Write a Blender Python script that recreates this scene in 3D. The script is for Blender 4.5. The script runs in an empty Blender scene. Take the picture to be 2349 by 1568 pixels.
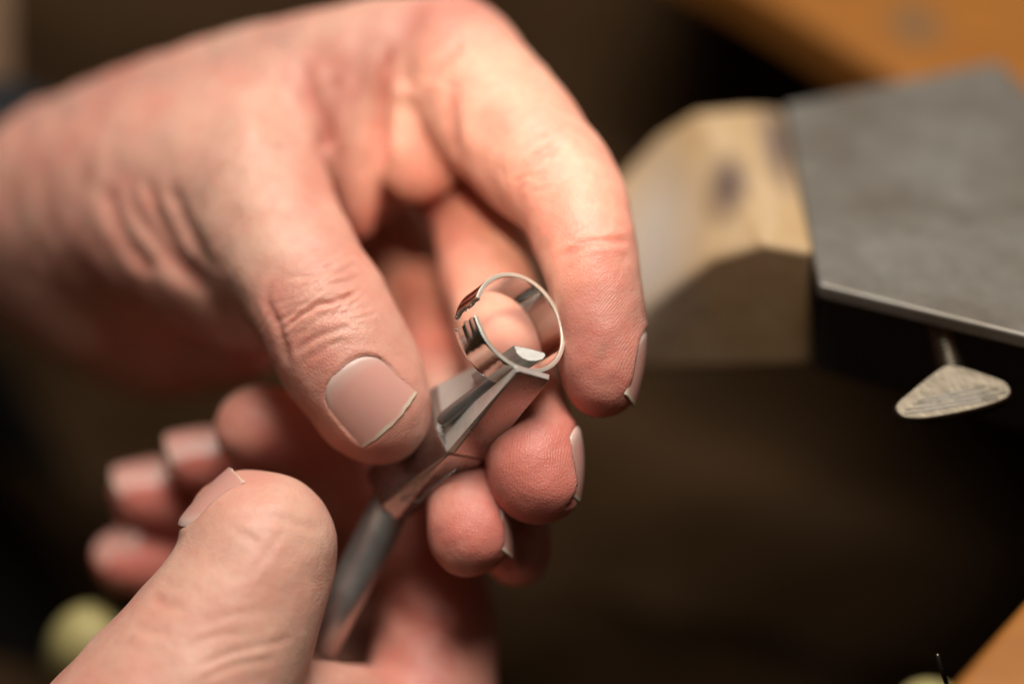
import bpy, bmesh, math, random
import numpy as np
from mathutils import Vector, Matrix
from mathutils.bvhtree import BVHTree
import openvdb as vdb

random.seed(4)
SC = bpy.context.scene
COL = SC.collection

# ------------------------------------------------------------------ camera
PITCH = math.radians(38.0)          # camera looks down on the bench
DIST = 445.0                        # mm from lens to the ring
FOCUS = Vector((0.0, 0.0, 0.95))    # the ring, metres
RIGHT = Vector((1, 0, 0))
FWD = Vector((0, math.cos(PITCH), -math.sin(PITCH)))
UP = Vector((0, math.sin(PITCH), math.cos(PITCH)))
cam_d = bpy.data.cameras.new("camera")
cam = bpy.data.objects.new("camera", cam_d)
COL.objects.link(cam)
cam.matrix_world = Matrix.Translation(FOCUS - FWD * DIST / 1000) @ Matrix((
    (RIGHT.x, UP.x, -FWD.x, 0), (RIGHT.y, UP.y, -FWD.y, 0), (RIGHT.z, UP.z, -FWD.z, 0), (0, 0, 0, 1)))
cam_d.sensor_width = 36.0
cam_d.lens = 90.0
cam_d.clip_start = 0.01
cam_d.clip_end = 50.0
cam_d.dof.use_dof = True
cam_d.dof.focus_distance = DIST / 1000
cam_d.dof.aperture_fstop = 2.6
cam_d.dof.aperture_blades = 9
SC.camera = cam

# ------------------------------------------------------------------ world and lamps
world = bpy.data.worlds.new("World")
SC.world = world
world.use_nodes = True
bg = world.node_tree.nodes["Background"]
bg.inputs[0].default_value = (0.95, 0.8, 0.62, 1)
bg.inputs[1].default_value = 0.045
SC.view_settings.view_transform = 'Standard'
SC.view_settings.look = 'None'
SC.view_settings.exposure = 0.0
SC.view_settings.gamma = 1.0
SC.cycles.use_denoising = True
SC.cycles.max_bounces = 10


def W(u, v, w):
    """camera-aligned millimetres (right, up, away) -> world metres"""
    return FOCUS + (RIGHT * u + UP * v + FWD * w) / 1000


ROT = np.array([RIGHT[:], UP[:], FWD[:]])


def to_world(a):
    return np.asarray(a, float) @ ROT / 1000 + np.array(FOCUS[:])


def lamp(name, pos, target, size, power, colour, size_y=None, spread=180):
    d = bpy.data.lights.new(name, 'AREA')
    d.energy = power
    d.color = colour
    d.size = size
    if size_y:
        d.shape = 'RECTANGLE'
        d.size_y = size_y
    d.spread = math.radians(spread)
    o = bpy.data.objects.new(name, d)
    COL.objects.link(o)
    o.location = pos
    o.rotation_euler = (target - pos).to_track_quat('-Z', 'Y').to_euler()
    return o


lamp("window_light", FOCUS + Vector((0.04, -0.015, 0.70)), FOCUS + Vector((0.0, 0.02, 0)), 0.38, 9.2, (1.0, 0.95, 0.88), 0.40)
# a narrow warm beam (sunlight through the window) falls on the bent index finger
sd = bpy.data.lights.new("sun_patch", 'SPOT')
sd.energy = 19.0
sd.color = (1.0, 0.83, 0.64)
sd.shadow_soft_size = 0.006
sd.spot_size = math.radians(6.0)
sd.spot_blend = 0.35
so = bpy.data.objects.new("sun_patch", sd)
COL.objects.link(so)
so.location = FOCUS + Vector((-0.01, -0.33, 0.48))
so.rotation_euler = (W(-1.0, 30.0, 28.0) - so.location).to_track_quat('-Z', 'Y').to_euler()

# ------------------------------------------------------------------ helpers
S = 13.2


def P(x, y, w=0.0):
    """a point read off the photograph at depth w -> camera-aligned mm"""
    f = (DIST + w) / DIST
    return np.array([(x - 1174.5) / S * f, (784.0 - y) / S * f, w])


def PW(x, y, w=0.0):
    return W(*P(x, y, w))


def R(rpx, w=0.0):
    return rpx / S * (DIST + w) / DIST


def mesh_obj(name, verts, faces, mat, parent=None, smooth=True, world=True):
    me = bpy.data.meshes.new(name)
    me.from_pydata([tuple(v) for v in verts], [], [tuple(f) for f in faces])
    me.update()
    if smooth:
        me.polygons.foreach_set("use_smooth", [True] * len(me.polygons))
    o = bpy.data.objects.new(name, me)
    COL.objects.link(o)
    if mat:
        me.materials.append(mat)
    if parent:
        o.parent = parent
    return o


def bm_obj(name, bm, mat, parent=None, smooth=True):
    bmesh.ops.recalc_face_normals(bm, faces=bm.faces)
    me = bpy.data.meshes.new(name)
    bm.to_mesh(me)
    bm.free()
    if smooth:
        me.polygons.foreach_set("use_smooth", [True] * len(me.polygons))
    o = bpy.data.objects.new(name, me)
    COL.objects.link(o)
    me.materials.append(mat)
    if parent:
        o.parent = parent
    return o


def bevel(o, width, seg=3, angle=30):
    m = o.modifiers.new("bevel", 'BEVEL')
    m.width = width
    m.segments = seg
    m.limit_method = 'ANGLE'
    m.angle_limit = math.radians(angle)
    m.harden_normals = True
    return o


def hull(name, pts, mat, parent=None, bev=0.0004, seg=3):
    bm = bmesh.new()
    for p in pts:
        bm.verts.new(W(*p))
    r = bmesh.ops.convex_hull(bm, input=bm.verts)
    junk = list({e for e in r["geom_unused"] + r["geom_interior"] if isinstance(e, bmesh.types.BMVert) and e.is_valid})
    if junk:
        bmesh.ops.delete(bm, geom=junk, context='VERTS')
    bmesh.ops.dissolve_limit(bm, angle_limit=math.radians(4), verts=bm.verts, edges=bm.edges)
    o = bm_obj(name, bm, mat, parent, smooth=True)
    if bev:
        bevel(o, bev, seg, 18)
    return o


def tube(name, pts, radii, mat, parent=None, n=32, cap=True):
    """pts in camera mm"""
    pts = [np.asarray(p, float) for p in pts]
    verts, faces = [], []
    up = np.array([0.3, 0.2, 0.93])
    for i, p in enumerate(pts):
        d = pts[min(i + 1, len(pts) - 1)] - pts[max(i - 1, 0)]
        d /= np.linalg.norm(d)
        a = np.cross(d, up)
        a /= np.linalg.norm(a)
        b = np.cross(d, a)
        for k in range(n):
            t = 2 * math.pi * k / n
            verts.append(W(*(p + radii[i] * (math.cos(t) * a + math.sin(t) * b))))
    for i in range(len(pts) - 1):
        for k in range(n):
            faces.append((i * n + k, i * n + (k + 1) % n, (i + 1) * n + (k + 1) % n, (i + 1) * n + k))
    if cap:
        faces.append(tuple(range(n - 1, -1, -1)))
        faces.append(tuple(range((len(pts) - 1) * n, len(pts) * n)))
    bm = bmesh.new()
    vs = [bm.verts.new(v) for v in verts]
    for f in faces:
        bm.faces.new([vs[i] for i in f])
    return bm_obj(name, bm, mat, parent)


def empty(name, pos, label, cat):
    o = bpy.data.objects.new(name, None)
    o.empty_display_size = 0.01
    COL.objects.link(o)
    o.location = pos
    o["label"] = label
    o["category"] = cat
    return o


def adopt(root):
    """children were built in world space: keep them where they are"""
    bpy.context.view_layer.update()
    inv = root.matrix_world.inverted()
    for c in root.children:
        c.matrix_parent_inverse = inv


# ------------------------------------------------------------------ materials
def new_mat(name):
    m = bpy.data.materials.new(name)
    m.use_nodes = True
    nt = m.node_tree
    return m, nt, nt.nodes["Principled BSDF"]


def node(nt, typ, **kw):
    n = nt.nodes.new(typ)
    for k, v in kw.items():
        if k.startswith("i_"):
            n.inputs[k[2:].replace("_", " ")].default_value = v
        else:
            setattr(n, k, v)
    return n


def noise(nt, scale, detail=3, rough=0.55, vec=None):
    n = node(nt, "ShaderNodeTexNoise")
    n.inputs["Scale"].default_value = scale
    n.inputs["Detail"].default_value = detail
    n.inputs["Roughness"].default_value = rough
    if vec is not None:
        nt.links.new(vec, n.inputs["Vector"])
    return n.outputs[0]


def ramp(nt, fac, stops):
    n = node(nt, "ShaderNodeValToRGB")
    el = n.color_ramp.elements
    while len(el) > len(stops):
        el.remove(el[-1])
    while len(el) < len(stops):
        el.new(0.5)
    for e, (p, c) in zip(el, stops):
        e.position = p
        e.color = (*c, 1) if len(c) == 3 else c
    nt.links.new(fac, n.inputs[0])
    return n.outputs[0]


def math_n(nt, op, a, b=None, c=None):
    n = node(nt, "ShaderNodeMath", operation=op)
    for i, x in enumerate((a, b, c)):
        if x is None:
            continue
        if isinstance(x, (int, float)):
            n.inputs[i].default_value = x
        else:
            nt.links.new(x, n.inputs[i])
    return n.outputs[0]


def mix(nt, fac, a, b, blend='MIX'):
    n = node(nt, "ShaderNodeMix", data_type='RGBA', blend_type=blend)
    for s, x in ((0, fac), (6, a), (7, b)):
        if isinstance(x, (int, float)):
            n.inputs[s].default_value = x
        elif isinstance(x, tuple):
            n.inputs[s].default_value = (*x, 1)
        else:
            nt.links.new(x, n.inputs[s])
    return n.outputs[2]


def obj_coord(nt, scale=None, rot=None):
    tc = node(nt, "ShaderNodeNewGeometry")
    v = tc.outputs["Position"]
    if scale or rot:
        m = node(nt, "ShaderNodeMapping")
        if scale:
            m.inputs["Scale"].default_value = scale
        if rot:
            m.inputs["Rotation"].default_value = rot
        nt.links.new(v, m.inputs["Vector"])
        v = m.outputs[0]
    return v


def bump(nt, height, strength, dist, prev=None):
    n = node(nt, "ShaderNodeBump")
    n.inputs["Strength"].default_value = strength
    n.inputs["Distance"].default_value = dist
    nt.links.new(height, n.inputs["Height"])
    if prev is not None:
        nt.links.new(prev, n.inputs["Normal"])
    return n.outputs[0]


def make_skin(name, pale, red):
    m, nt, b = new_mat(name)
    pos = obj_coord(nt)
    tone = node(nt, "ShaderNodeAttribute", attribute_name="tone").outputs["Fac"]
    big = noise(nt, 70, 3, 0.5, pos)
    fine = noise(nt, 420, 4, 0.6, pos)
    t = math_n(nt, 'ADD', tone, math_n(nt, 'MULTIPLY', math_n(nt, 'SUBTRACT', big, 0.5), 1.15))
    t = math_n(nt, 'ADD', t, math_n(nt, 'MULTIPLY', math_n(nt, 'SUBTRACT', fine, 0.5), 0.5))
    t = node_clamp(nt, t)
    c = mix(nt, t, pale, red)
    sp = noise(nt, 160, 2, 0.5, pos)
    c = mix(nt, ramp(nt, sp, [(0.62, (0, 0, 0)), (0.8, (0.35, 0.35, 0.35))]), c, (0.36, 0.19, 0.13))
    nt.links.new(c, b.inputs["Base Color"])
    b.subsurface_method = 'RANDOM_WALK'
    b.inputs["Subsurface Weight"].default_value = 0.85
    b.inputs["Subsurface Radius"].default_value = (1.0, 0.36, 0.22)
    b.inputs["Subsurface Scale"].default_value = 0.0016
    b.inputs["Roughness"].default_value = 0.47
    b.inputs["Specular IOR Level"].default_value = 0.42
    # relief: skin cells, fine lines, finger ridges
    vor = node(nt, "ShaderNodeTexVoronoi", feature='DISTANCE_TO_EDGE')
    vor.inputs["Scale"].default_value = 1500
    warp = node(nt, "ShaderNodeVectorMath", operation='ADD')
    wn = node(nt, "ShaderNodeTexNoise")
    wn.inputs["Scale"].default_value = 300
    nt.links.new(pos, wn.inputs["Vector"])
    sc = node(nt, "ShaderNodeVectorMath", operation='SCALE')
    sc.inputs["Scale"].default_value = 0.0012
    nt.links.new(wn.outputs[1], sc.inputs[0])
    nt.links.new(pos, warp.inputs[0])
    nt.links.new(sc.outputs[0], warp.inputs[1])
    nt.links.new(warp.outputs[0], vor.inputs["Vector"])
    cells = math_n(nt, 'MINIMUM', vor.outputs["Distance"], 0.25)
    n1 = bump(nt, cells, 0.4, 0.00035)
    n2 = bump(nt, fine, 0.22, 0.0009, n1)
    rid = node(nt, "ShaderNodeAttribute", attribute_name="ridge").outputs["Fac"]
    msk = node(nt, "ShaderNodeAttribute", attribute_name="pad").outputs["Fac"]
    pn = node_clamp(nt, math_n(nt, 'MULTIPLY', math_n(nt, 'SUBTRACT', noise(nt, 230, 2, 0.5, pos), 0.36), 4.5))
    msk = math_n(nt, 'MULTIPLY', msk, pn)
    wob = math_n(nt, 'MULTIPLY', noise(nt, 260, 2, 0.5, pos), 1.6)
    s = math_n(nt, 'SINE', math_n(nt, 'MULTIPLY', math_n(nt, 'ADD', rid, wob), 2 * math.pi))
    s = math_n(nt, 'MULTIPLY', math_n(nt, 'ADD', s, 1.0), math_n(nt, 'MULTIPLY', msk, 0.5))
    n3 = bump(nt, s, 0.42, 0.00009, n2)
    nt.links.new(n3, b.inputs["Normal"])
    return m


def node_clamp(nt, x):
    n = node(nt, "ShaderNodeClamp")
    nt.links.new(x, n.inputs[0])
    return n.outputs[0]


def make_nail():
    m, nt, b = new_mat("nail")
    edge = node(nt, "ShaderNodeAttribute", attribute_name="edge").outputs["Fac"]
    lun = node(nt, "ShaderNodeAttribute", attribute_name="lunula").outputs["Fac"]
    x = node(nt, "ShaderNodeAttribute", attribute_name="across").outputs["Fac"]
    c = mix(nt, lun, (0.63, 0.305, 0.25), (0.63, 0.44, 0.38))
    c = mix(nt, edge, c, (0.64, 0.50, 0.38))
    nt.links.new(c, b.inputs["Base Color"])
    b.inputs["Roughness"].default_value = 0.24
    b.inputs["Subsurface Weight"].default_value = 0.5
    b.inputs["Subsurface Radius"].default_value = (1, 0.5, 0.35)
    b.inputs["Subsurface Scale"].default_value = 0.0012
    comb = node(nt, "ShaderNodeCombineXYZ")
    nt.links.new(x, comb.inputs[0])
    st = noise(nt, 5.0, 4, 0.7, comb.outputs[0])
    nt.links.new(bump(nt, st, 0.25, 0.0004), b.inputs["Normal"])
    return m


def make_steel(name, col, rough, brush=(60, 2600, 2600), strength=0.15, rot=(0, 0, 0), stain=0.3, metal=1.0):
    m, nt, b = new_mat(name)
    p = obj_coord(nt, brush, rot)
    n = noise(nt, 1.0, 4, 0.65, p)
    q = noise(nt, 190, 4, 0.6, obj_coord(nt))
    dk = tuple(c * (1 - stain) for c in col)
    nt.links.new(mix(nt, q, dk, tuple(min(1, c * (1 + stain * .5)) for c in col)), b.inputs["Base Color"])
    b.inputs["Metallic"].default_value = metal
    nt.links.new(math_n(nt, 'ADD', math_n(nt, 'MULTIPLY', q, 0.22), rough - 0.1), b.inputs["Roughness"])
    nt.links.new(bump(nt, n, strength, 0.0003), b.inputs["Normal"])
    return m


def make_wood(name, light, dark, scale, rot=(0, 0, 0), rough=0.6, knots=()):
    m, nt, b = new_mat(name)
    p = obj_coord(nt, scale, rot)
    g = noise(nt, 1.0, 5, 0.6, p)
    f = noise(nt, 4.2, 4, 0.7, p)
    c = mix(nt, g, dark, light)
    c = mix(nt, ramp(nt, f, [(0.42, (0, 0, 0)), (0.72, (0.5, 0.5, 0.5))]), c, dark)
    for (kp, kr, kc) in knots:
        geo = node(nt, "ShaderNodeNewGeometry")
        sub = node(nt, "ShaderNodeVectorMath", operation='SUBTRACT')
        sub.inputs[1].default_value = kp
        nt.links.new(geo.outputs["Position"], sub.inputs[0])
        dv = node(nt, "ShaderNodeVectorMath", operation='DIVIDE')
        dv.inputs[1].default_value = kr
        nt.links.new(sub.outputs[0], dv.inputs[0])
        ln = node(nt, "ShaderNodeVectorMath", operation='LENGTH')
        nt.links.new(dv.outputs[0], ln.inputs[0])
        k = math_n(nt, 'ADD', ln.outputs["Value"], math_n(nt, 'MULTIPLY', math_n(nt, 'SUBTRACT', g, 0.5), 0.9))
        c = mix(nt, ramp(nt, k, [(0.3, (0.95, 0.95, 0.95)), (1.2, (0, 0, 0))]), c, kc)
    nt.links.new(c, b.inputs["Base Color"])
    b.inputs["Roughness"].default_value = rough
    nt.links.new(bump(nt, f, 0.3, 0.0006), b.inputs["Normal"])
    return m


def make_plain(name, col, rough=0.7, var=0.35, scale=60, metal=0.0, spec=0.4):
    m, nt, b = new_mat(name)
    q = noise(nt, scale, 4, 0.6, obj_coord(nt))
    nt.links.new(mix(nt, q, tuple(c * (1 - var) for c in col), tuple(min(1, c * (1 + var)) for c in col)), b.inputs["Base Color"])
    b.inputs["Roughness"].default_value = rough
    b.inputs["Metallic"].default_value = metal
    b.inputs["Specular IOR Level"].default_value = spec
    nt.links.new(bump(nt, noise(nt, scale * 8, 3, 0.6, obj_coord(nt)), 0.2, 0.0008), b.inputs["Normal"])
    return m


M_SKIN = make_skin("skin", (0.645, 0.395, 0.295), (0.58, 0.19, 0.145))
M_NAIL = make_nail()
M_STEEL = make_steel("tool_steel", (0.47, 0.45, 0.425), 0.27, metal=1.0)
M_GROUND = make_steel("ground_steel", (0.60, 0.57, 0.52), 0.48, (3000, 200, 200), 0.4, (0.3, 0.2, 0.4), metal=0.65)
M_ROD = make_steel("rod_steel", (0.56, 0.54, 0.51), 0.38, metal=0.9)
M_POST = make_steel("sawn_steel", (0.36, 0.34, 0.31), 0.6, (700, 700, 700), 0.5, metal=0.8)
M_DARKPIN = make_steel("dark_steel", (0.27, 0.26, 0.245), 0.4, metal=0.8)
M_RING, _nt, _b = new_mat("polished_silver")
_b.inputs["Base Color"].default_value = (0.63, 0.62, 0.59, 1)
_b.inputs["Metallic"].default_value = 1
_sc = noise(_nt, 1.0, 3, 0.6, obj_coord(_nt, (900, 900, 9000)))
_nt.links.new(math_n(_nt, 'ADD', math_n(_nt, 'MULTIPLY', _sc, 0.08), 0.05), _b.inputs["Roughness"])
_nt.links.new(bump(_nt, noise(_nt, 160, 3, 0.6, obj_coord(_nt)), 0.04, 0.001), _b.inputs["Normal"])
M_RIM = make_steel("filed_silver", (0.86, 0.81, 0.70), 0.45, (800, 800, 800), 0.1, stain=0.1, metal=0.9)
M_ROUGH = make_steel("torn_silver", (0.42, 0.38, 0.33), 0.3, (2200, 2200, 2200), 1.0)
M_PLATE = make_steel("grey_plate", (0.24, 0.22, 0.19), 0.47, (500, 90, 500), 0.04, stain=0.14, metal=0.5)
_nt = M_PLATE.node_tree
_b = _nt.nodes["Principled BSDF"]
_old = _b.inputs["Base Color"].links[0].from_socket
_sm = noise(_nt, 38, 5, 0.62, obj_coord(_nt))
_sp = noise(_nt, 420, 2, 0.5, obj_coord(_nt))
_c = mix(_nt, ramp(_nt, _sm, [(0.40, (0, 0, 0)), (0.66, (0.55, 0.55, 0.55))]), _old, (0.115, 0.085, 0.055))
_c = mix(_nt, ramp(_nt, _sp, [(0.70, (0, 0, 0)), (0.80, (0.25, 0.25, 0.25))]), _c, (0.30, 0.28, 0.25))
_nt.links.new(_c, _b.inputs["Base Color"])
M_BLOCK = make_steel("black_iron", (0.035, 0.032, 0.03), 0.55, metal=0.4)
M_ZINC = make_steel("zinc_screw", (0.145, 0.12, 0.088), 0.38, (260, 260, 260), 0.5)
M_LEATHER = make_wood("dark_leather", (0.066, 0.034, 0.013), (0.010, 0.005, 0.002), (4, 26, 10), (0, 0, 0.24), 0.75)  # stretched dark streaks in the colour stand in for shade between the folds
M_LEATHER.node_tree.nodes["Principled BSDF"].inputs["Specular IOR Level"].default_value = 0.06
M_CABINET = make_plain("dark_brown_wood", (0.17, 0.09, 0.036), 0.6, 0.5, 5)
M_NAVY = make_plain("navy_cloth", (0.006, 0.0065, 0.008), 0.9, 0.3, 400)
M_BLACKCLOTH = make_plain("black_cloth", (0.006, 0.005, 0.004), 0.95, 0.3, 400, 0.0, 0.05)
M_OLIVE = make_plain("olive_handle", (0.36, 0.30, 0.12), 0.55, 0.12, 60)
M_FLOOR = make_plain("floor", (0.03, 0.022, 0.016), 0.8)
M_HAIR = make_plain("hair", (0.26, 0.24, 0.22), 0.6)

# ------------------------------------------------------------------ setting
def sheet(name, cx, cy, sx, sy, z, mat):
    o = mesh_obj(name, [(cx - sx, cy - sy, z), (cx + sx, cy - sy, z), (cx + sx, cy + sy, z), (cx - sx, cy + sy, z)],
                 [(0, 1, 2, 3)], mat)
    o["kind"] = "structure"
    return o


sheet("floor", 0, 0.5, 3, 3, 0.0, M_FLOOR)
wall = mesh_obj("back_wall", [(-2.5, 1.5, -0.002), (2.5, 1.5, -0.002), (2.5, 1.5, 2.6), (-2.5, 1.5, 2.6)], [(0, 1, 2, 3)], M_CABINET)
wall["kind"] = "structure"


def plane_hit(x, y, height):
    """photo ray at pixel hits the horizontal plane `height` mm above the ring's level"""
    c, s = math.cos(PITCH), math.sin(PITCH)
    a = (784.0 - y) / S
    w = (height - c * a) / (c * a / DIST - s)
    return P(x, y, w)


# the bench top with its curved cut-out
def build_bench():
    H = -20.0
    far = [(1400, -190), (1620, -90), (1770, -5), (1870, 60), (1955, 116), (2045, 168), (2200, 245), (2420, 370)]
    near = [(2700, 900), (2560, 1130), (2349, 1372), (2180, 1570), (2040, 1740), (1900, 1910)]
    rim = [to_world(plane_hit(x, y, H)) for x, y in far] + [to_world(plane_hit(x, y, H)) for x, y in near]
    rim = [Vector(p) for p in rim]
    z = rim[0].z
    # smooth the rim
    pts = []
    n = len(rim)
    for i in range(n - 1):
        p0, p1, p2, p3 = rim[max(i - 1, 0)], rim[i], rim[i + 1], rim[min(i + 2, n - 1)]
        for k in range(6):
            t = k / 6
            pts.append(0.5 * ((2 * p1) + (p2 - p0) * t + (2 * p0 - 5 * p1 + 4 * p2 - p3) * t * t + (3 * p1 - p0 - 3 * p2 + p3) * t ** 3))
    pts.append(rim[-1])
    outer = []
    m = len(pts)
    for i in range(m):
        a = math.pi * (0.5 - i / (m - 1))
        outer.append(Vector((0.10 + 0.45 * max(0.0, math.cos(a)) ** 0.4, 0.05 + 0.36 * math.copysign(abs(math.sin(a)) ** 0.5, math.sin(a)), z)))
    bm = bmesh.new()
    th = 0.013
    vi = [bm.verts.new((p.x, p.y, z)) for p in pts]
    vo = [bm.verts.new((p.x, p.y, z)) for p in outer]
    vib = [bm.verts.new((p.x, p.y, z - th)) for p in pts]
    vob = [bm.verts.new((p.x, p.y, z - th)) for p in outer]
    for i in range(m - 1):
        bm.faces.new((vi[i], vi[i + 1], vo[i + 1], vo[i]))
        bm.faces.new((vib[i + 1], vib[i], vob[i], vob[i + 1]))
        bm.faces.new((vi[i + 1], vi[i], vib[i], vib[i + 1]))
        bm.faces.new((vo[i], vo[i + 1], vob[i + 1], vob[i]))
    for i in (0, m - 1):
        bm.faces.new((vi[i], vo[i], vob[i], vib[i]))
    kn = [(tuple(to_world(plane_hit(2100, 55, H))), (0.008, 0.012, 0.01), (0.16, 0.09, 0.04))]
    mat = make_wood("orange_bench_wood", (0.37, 0.145, 0.024), (0.20, 0.065, 0.009), (12, 70, 70), (0, 0, 0.5), 0.5, kn)
    o = bm_obj("workbench", bm, mat, None, smooth=False)
    bevel(o, 0.0025, 3, 40)
    o["label"] = "orange varnished wooden workbench top with curved cut-out"
    o["category"] = "workbench"


build_bench()


# leather catch skin hanging under the cut-out, in broad soft folds
def build_leather():
    nx, ny = 90, 70
    verts, faces = [], []
    for j in range(ny + 1):
        for i in range(nx + 1):
            x = -0.32 + 0.75 * i / nx
            y = -0.25 + 0.85 * j / ny
            sag = -0.16 + 0.28 * ((x - 0.05) / 0.4) ** 2 * 0.3
            f = 0.022 * math.sin(100 * (y + 0.25 * x) + 0.9 * math.sin(9 * x)) + 0.008 * math.sin(23 * x + 9 * y)
            verts.append((x, y, 0.95 + sag + 0.55 * max(0, y - 0.12) + f))
    for j in range(ny):
        for i in range(nx):
            a = j * (nx + 1) + i
            faces.append((a, a + 1, a + nx + 2, a + nx + 1))
    o = mesh_obj("catch_skin", verts, faces, M_LEATHER)
    s = o.modifiers.new("thick", 'SOLIDIFY')
    s.thickness = 0.002
    o["label"] = "dark brown leather skin hanging in soft folds below the bench"
    o["category"] = "leather skin"


build_leather()


# dark drawer front and lighter post behind the wrist
def box(name, lo, hi, mat, parent=None, bev=0.003):
    bm = bmesh.new()
    bmesh.ops.create_cube(bm, size=1)
    for v in bm.verts:
        v.co = Vector([(lo[k] + hi[k]) / 2 + v.co[k] * (hi[k] - lo[k]) for k in range(3)])
    o = bm_obj(name, bm, mat, parent, smooth=False)
    if bev:
        bevel(o, bev, 3)
    return o


def ball(name, c, r, mat, sq=(1, 1, 1), label=None, cat=None):
    bm = bmesh.new()
    bmesh.ops.create_uvsphere(bm, u_segments=40, v_segments=24, radius=1)
    for v in bm.verts:
        k = np.array(v.co[:]) * r * np.array(sq)
        v.co = W(*(np.array(c) + k))
    o = bm_obj(name, bm, mat)
    if label:
        o["label"] = label
        o["category"] = cat
    return o


def lathe(name, a, b, prof, mat, parent=None, n=36):
    a, b = np.array(a, float), np.array(b, float)
    return tube(name, [a + (b - a) * t for t, _ in prof], [r for _, r in prof], mat, parent, n)


# pale olive mushroom handle lying behind the lower thumb
hnd = lathe("tool_handle", P(205, 1440, 62), P(265, 1760, 150), [(0, 1.5), (0.02, 4.8), (0.06, 7.4), (0.12, 9.2), (0.2, 10.2), (0.3, 10.0), (0.42, 8.2), (0.55, 6.4), (0.75, 5.6), (1, 5.4)], M_OLIVE)
hnd["label"] = "pale olive rounded tool handle, blurred, behind the lower thumb"
hnd["category"] = "tool handle"
# small upright pin tool at the bottom edge beside the bench
nd = tube("needle", [P(2175, 1580, 6), P(2158, 1530, 4), P(2151, 1502, 3), P(2150, 1498, 3)], [0.42, 0.40, 0.38, 0.2], M_ZINC, None, 12)
nd["label"] = "thin steel needle standing at the bottom edge beside the orange bench"
nd["category"] = "needle"
kb = ball("knob", P(2130, 1612, 40), 5.2, M_OLIVE, (1.15, 0.9, 1), "small pale olive knob peeping up at the bottom edge beside the needle", "knob")

# black cloth of the jeweller's apron filling the shadow behind the hands
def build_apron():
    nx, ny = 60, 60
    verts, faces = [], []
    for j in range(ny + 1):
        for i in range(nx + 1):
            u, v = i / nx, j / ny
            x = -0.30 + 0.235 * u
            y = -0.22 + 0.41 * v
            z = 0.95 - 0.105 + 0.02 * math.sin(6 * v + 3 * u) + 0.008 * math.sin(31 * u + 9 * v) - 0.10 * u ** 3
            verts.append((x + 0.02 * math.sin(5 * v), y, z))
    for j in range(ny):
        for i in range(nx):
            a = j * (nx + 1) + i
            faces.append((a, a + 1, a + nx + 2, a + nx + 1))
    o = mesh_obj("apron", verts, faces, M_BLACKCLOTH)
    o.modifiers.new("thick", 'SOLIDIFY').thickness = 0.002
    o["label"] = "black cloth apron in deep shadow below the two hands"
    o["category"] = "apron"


build_apron()
# light wooden post at the far left edge
pc = plane_hit(18, 100, -20)
pst = hull("post", [P(-60, -200, 150), P(26, -200, 150), P(28, 205, 140), P(-60, 240, 140), P(-60, -200, 190), P(26, -200, 190), P(28, 205, 180), P(-60, 240, 180)],
           make_wood("post_wood", (0.13, 0.055, 0.01), (0.07, 0.03, 0.006), (40, 40, 12)), None, 0.002)
pst["label"] = "orange-brown wooden post, blurred, standing behind the wrist of the upper hand"
pst["category"] = "post"

# ------------------------------------------------------------------ bench pin, holder, thumb screw
def level_pt(x, y, h):
    return plane_hit(x, y, h)


def down(p, mm):
    c, s = math.cos(PITCH), math.sin(PITCH)
    return np.asarray(p) + np.array([0, -c, s]) * mm


HP = -4.3
FL, BL, BR, FR = level_pt(1879, 652, HP), level_pt(1800, 238, HP), level_pt(2292, 138, HP), level_pt(2349, 768, HP)
FRX = FL + (FR - FL) * 2.6
BRX = BR + (BR - BL) * 0.02
RX = BRX + np.array([40.0, -25.0, -20.0])
holder = empty("pin_holder", PW(2100, 500, 50), "grey steel plate holder clamping the wooden bench pin", "clamp")
top = [FL, BL, BR, level_pt(2420, 420, HP), FRX]
hull("plate", top + [down(p, 3.2) for p in top], M_PLATE, holder, 0.0007)
blk = [down(FL + (FRX - FL) * .02 + np.array([0, 6, 10]), 3.3), down(BL + np.array([1.0, -4, -6]), 3.3), down(BR + np.array([-6.0, -4, -6]), 3.3), down(FRX + np.array([-10, 6, 10]), 3.3)]
hull("clamp_block", blk + [down(p, 24) for p in blk], M_BLOCK, holder, 0.0008)

# thumb screw: threaded shaft and paddle head
scr0, scr1 = P(2149, 720, 21), P(2188, 872, 17.5)
screw = empty("thumb_screw", PW(2180, 850, 26), "zinc thumb screw with ridged fan-shaped head under the steel plate", "screw")
shp, shr = [], []
NT = 90
for i in range(NT + 1):
    t = i / NT
    shp.append(scr0 * (1 - t) + scr1 * t)
    shr.append(R(33, 24) + 0.16 * math.sin(2 * math.pi * t * 15))
tube("shaft", shp, shr, M_ZINC, screw, 28)
HEAD = [(2168, 838), (2200, 838), (2256, 855), (2306, 873), (2320, 888), (2322, 902), (2308, 914), (2266, 930), (2214, 943), (2152, 955),
        (2110, 960), (2076, 958), (2058, 947), (2051, 932), (2062, 918), (2089, 896), (2131, 862)]


def head_pt(x, y, off=0.0):
    w = 11 - (y - 900) * 0.055
    return P(x, y, w) + np.array([0.0, -0.72, 0.69]) * off


def smooth_loop(pts, sub=4):
    out = []
    n = len(pts)
    pts = [np.array(p, float) for p in pts]
    for i in range(n):
        p0, p1, p2, p3 = pts[i - 1], pts[i], pts[(i + 1) % n], pts[(i + 2) % n]
        for k in range(sub):
            t = k / sub
            out.append(0.5 * (2 * p1 + (p2 - p0) * t + (2 * p0 - 5 * p1 + 4 * p2 - p3) * t * t + (3 * p1 - p0 - 3 * p2 + p3) * t ** 3))
    return out


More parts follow.
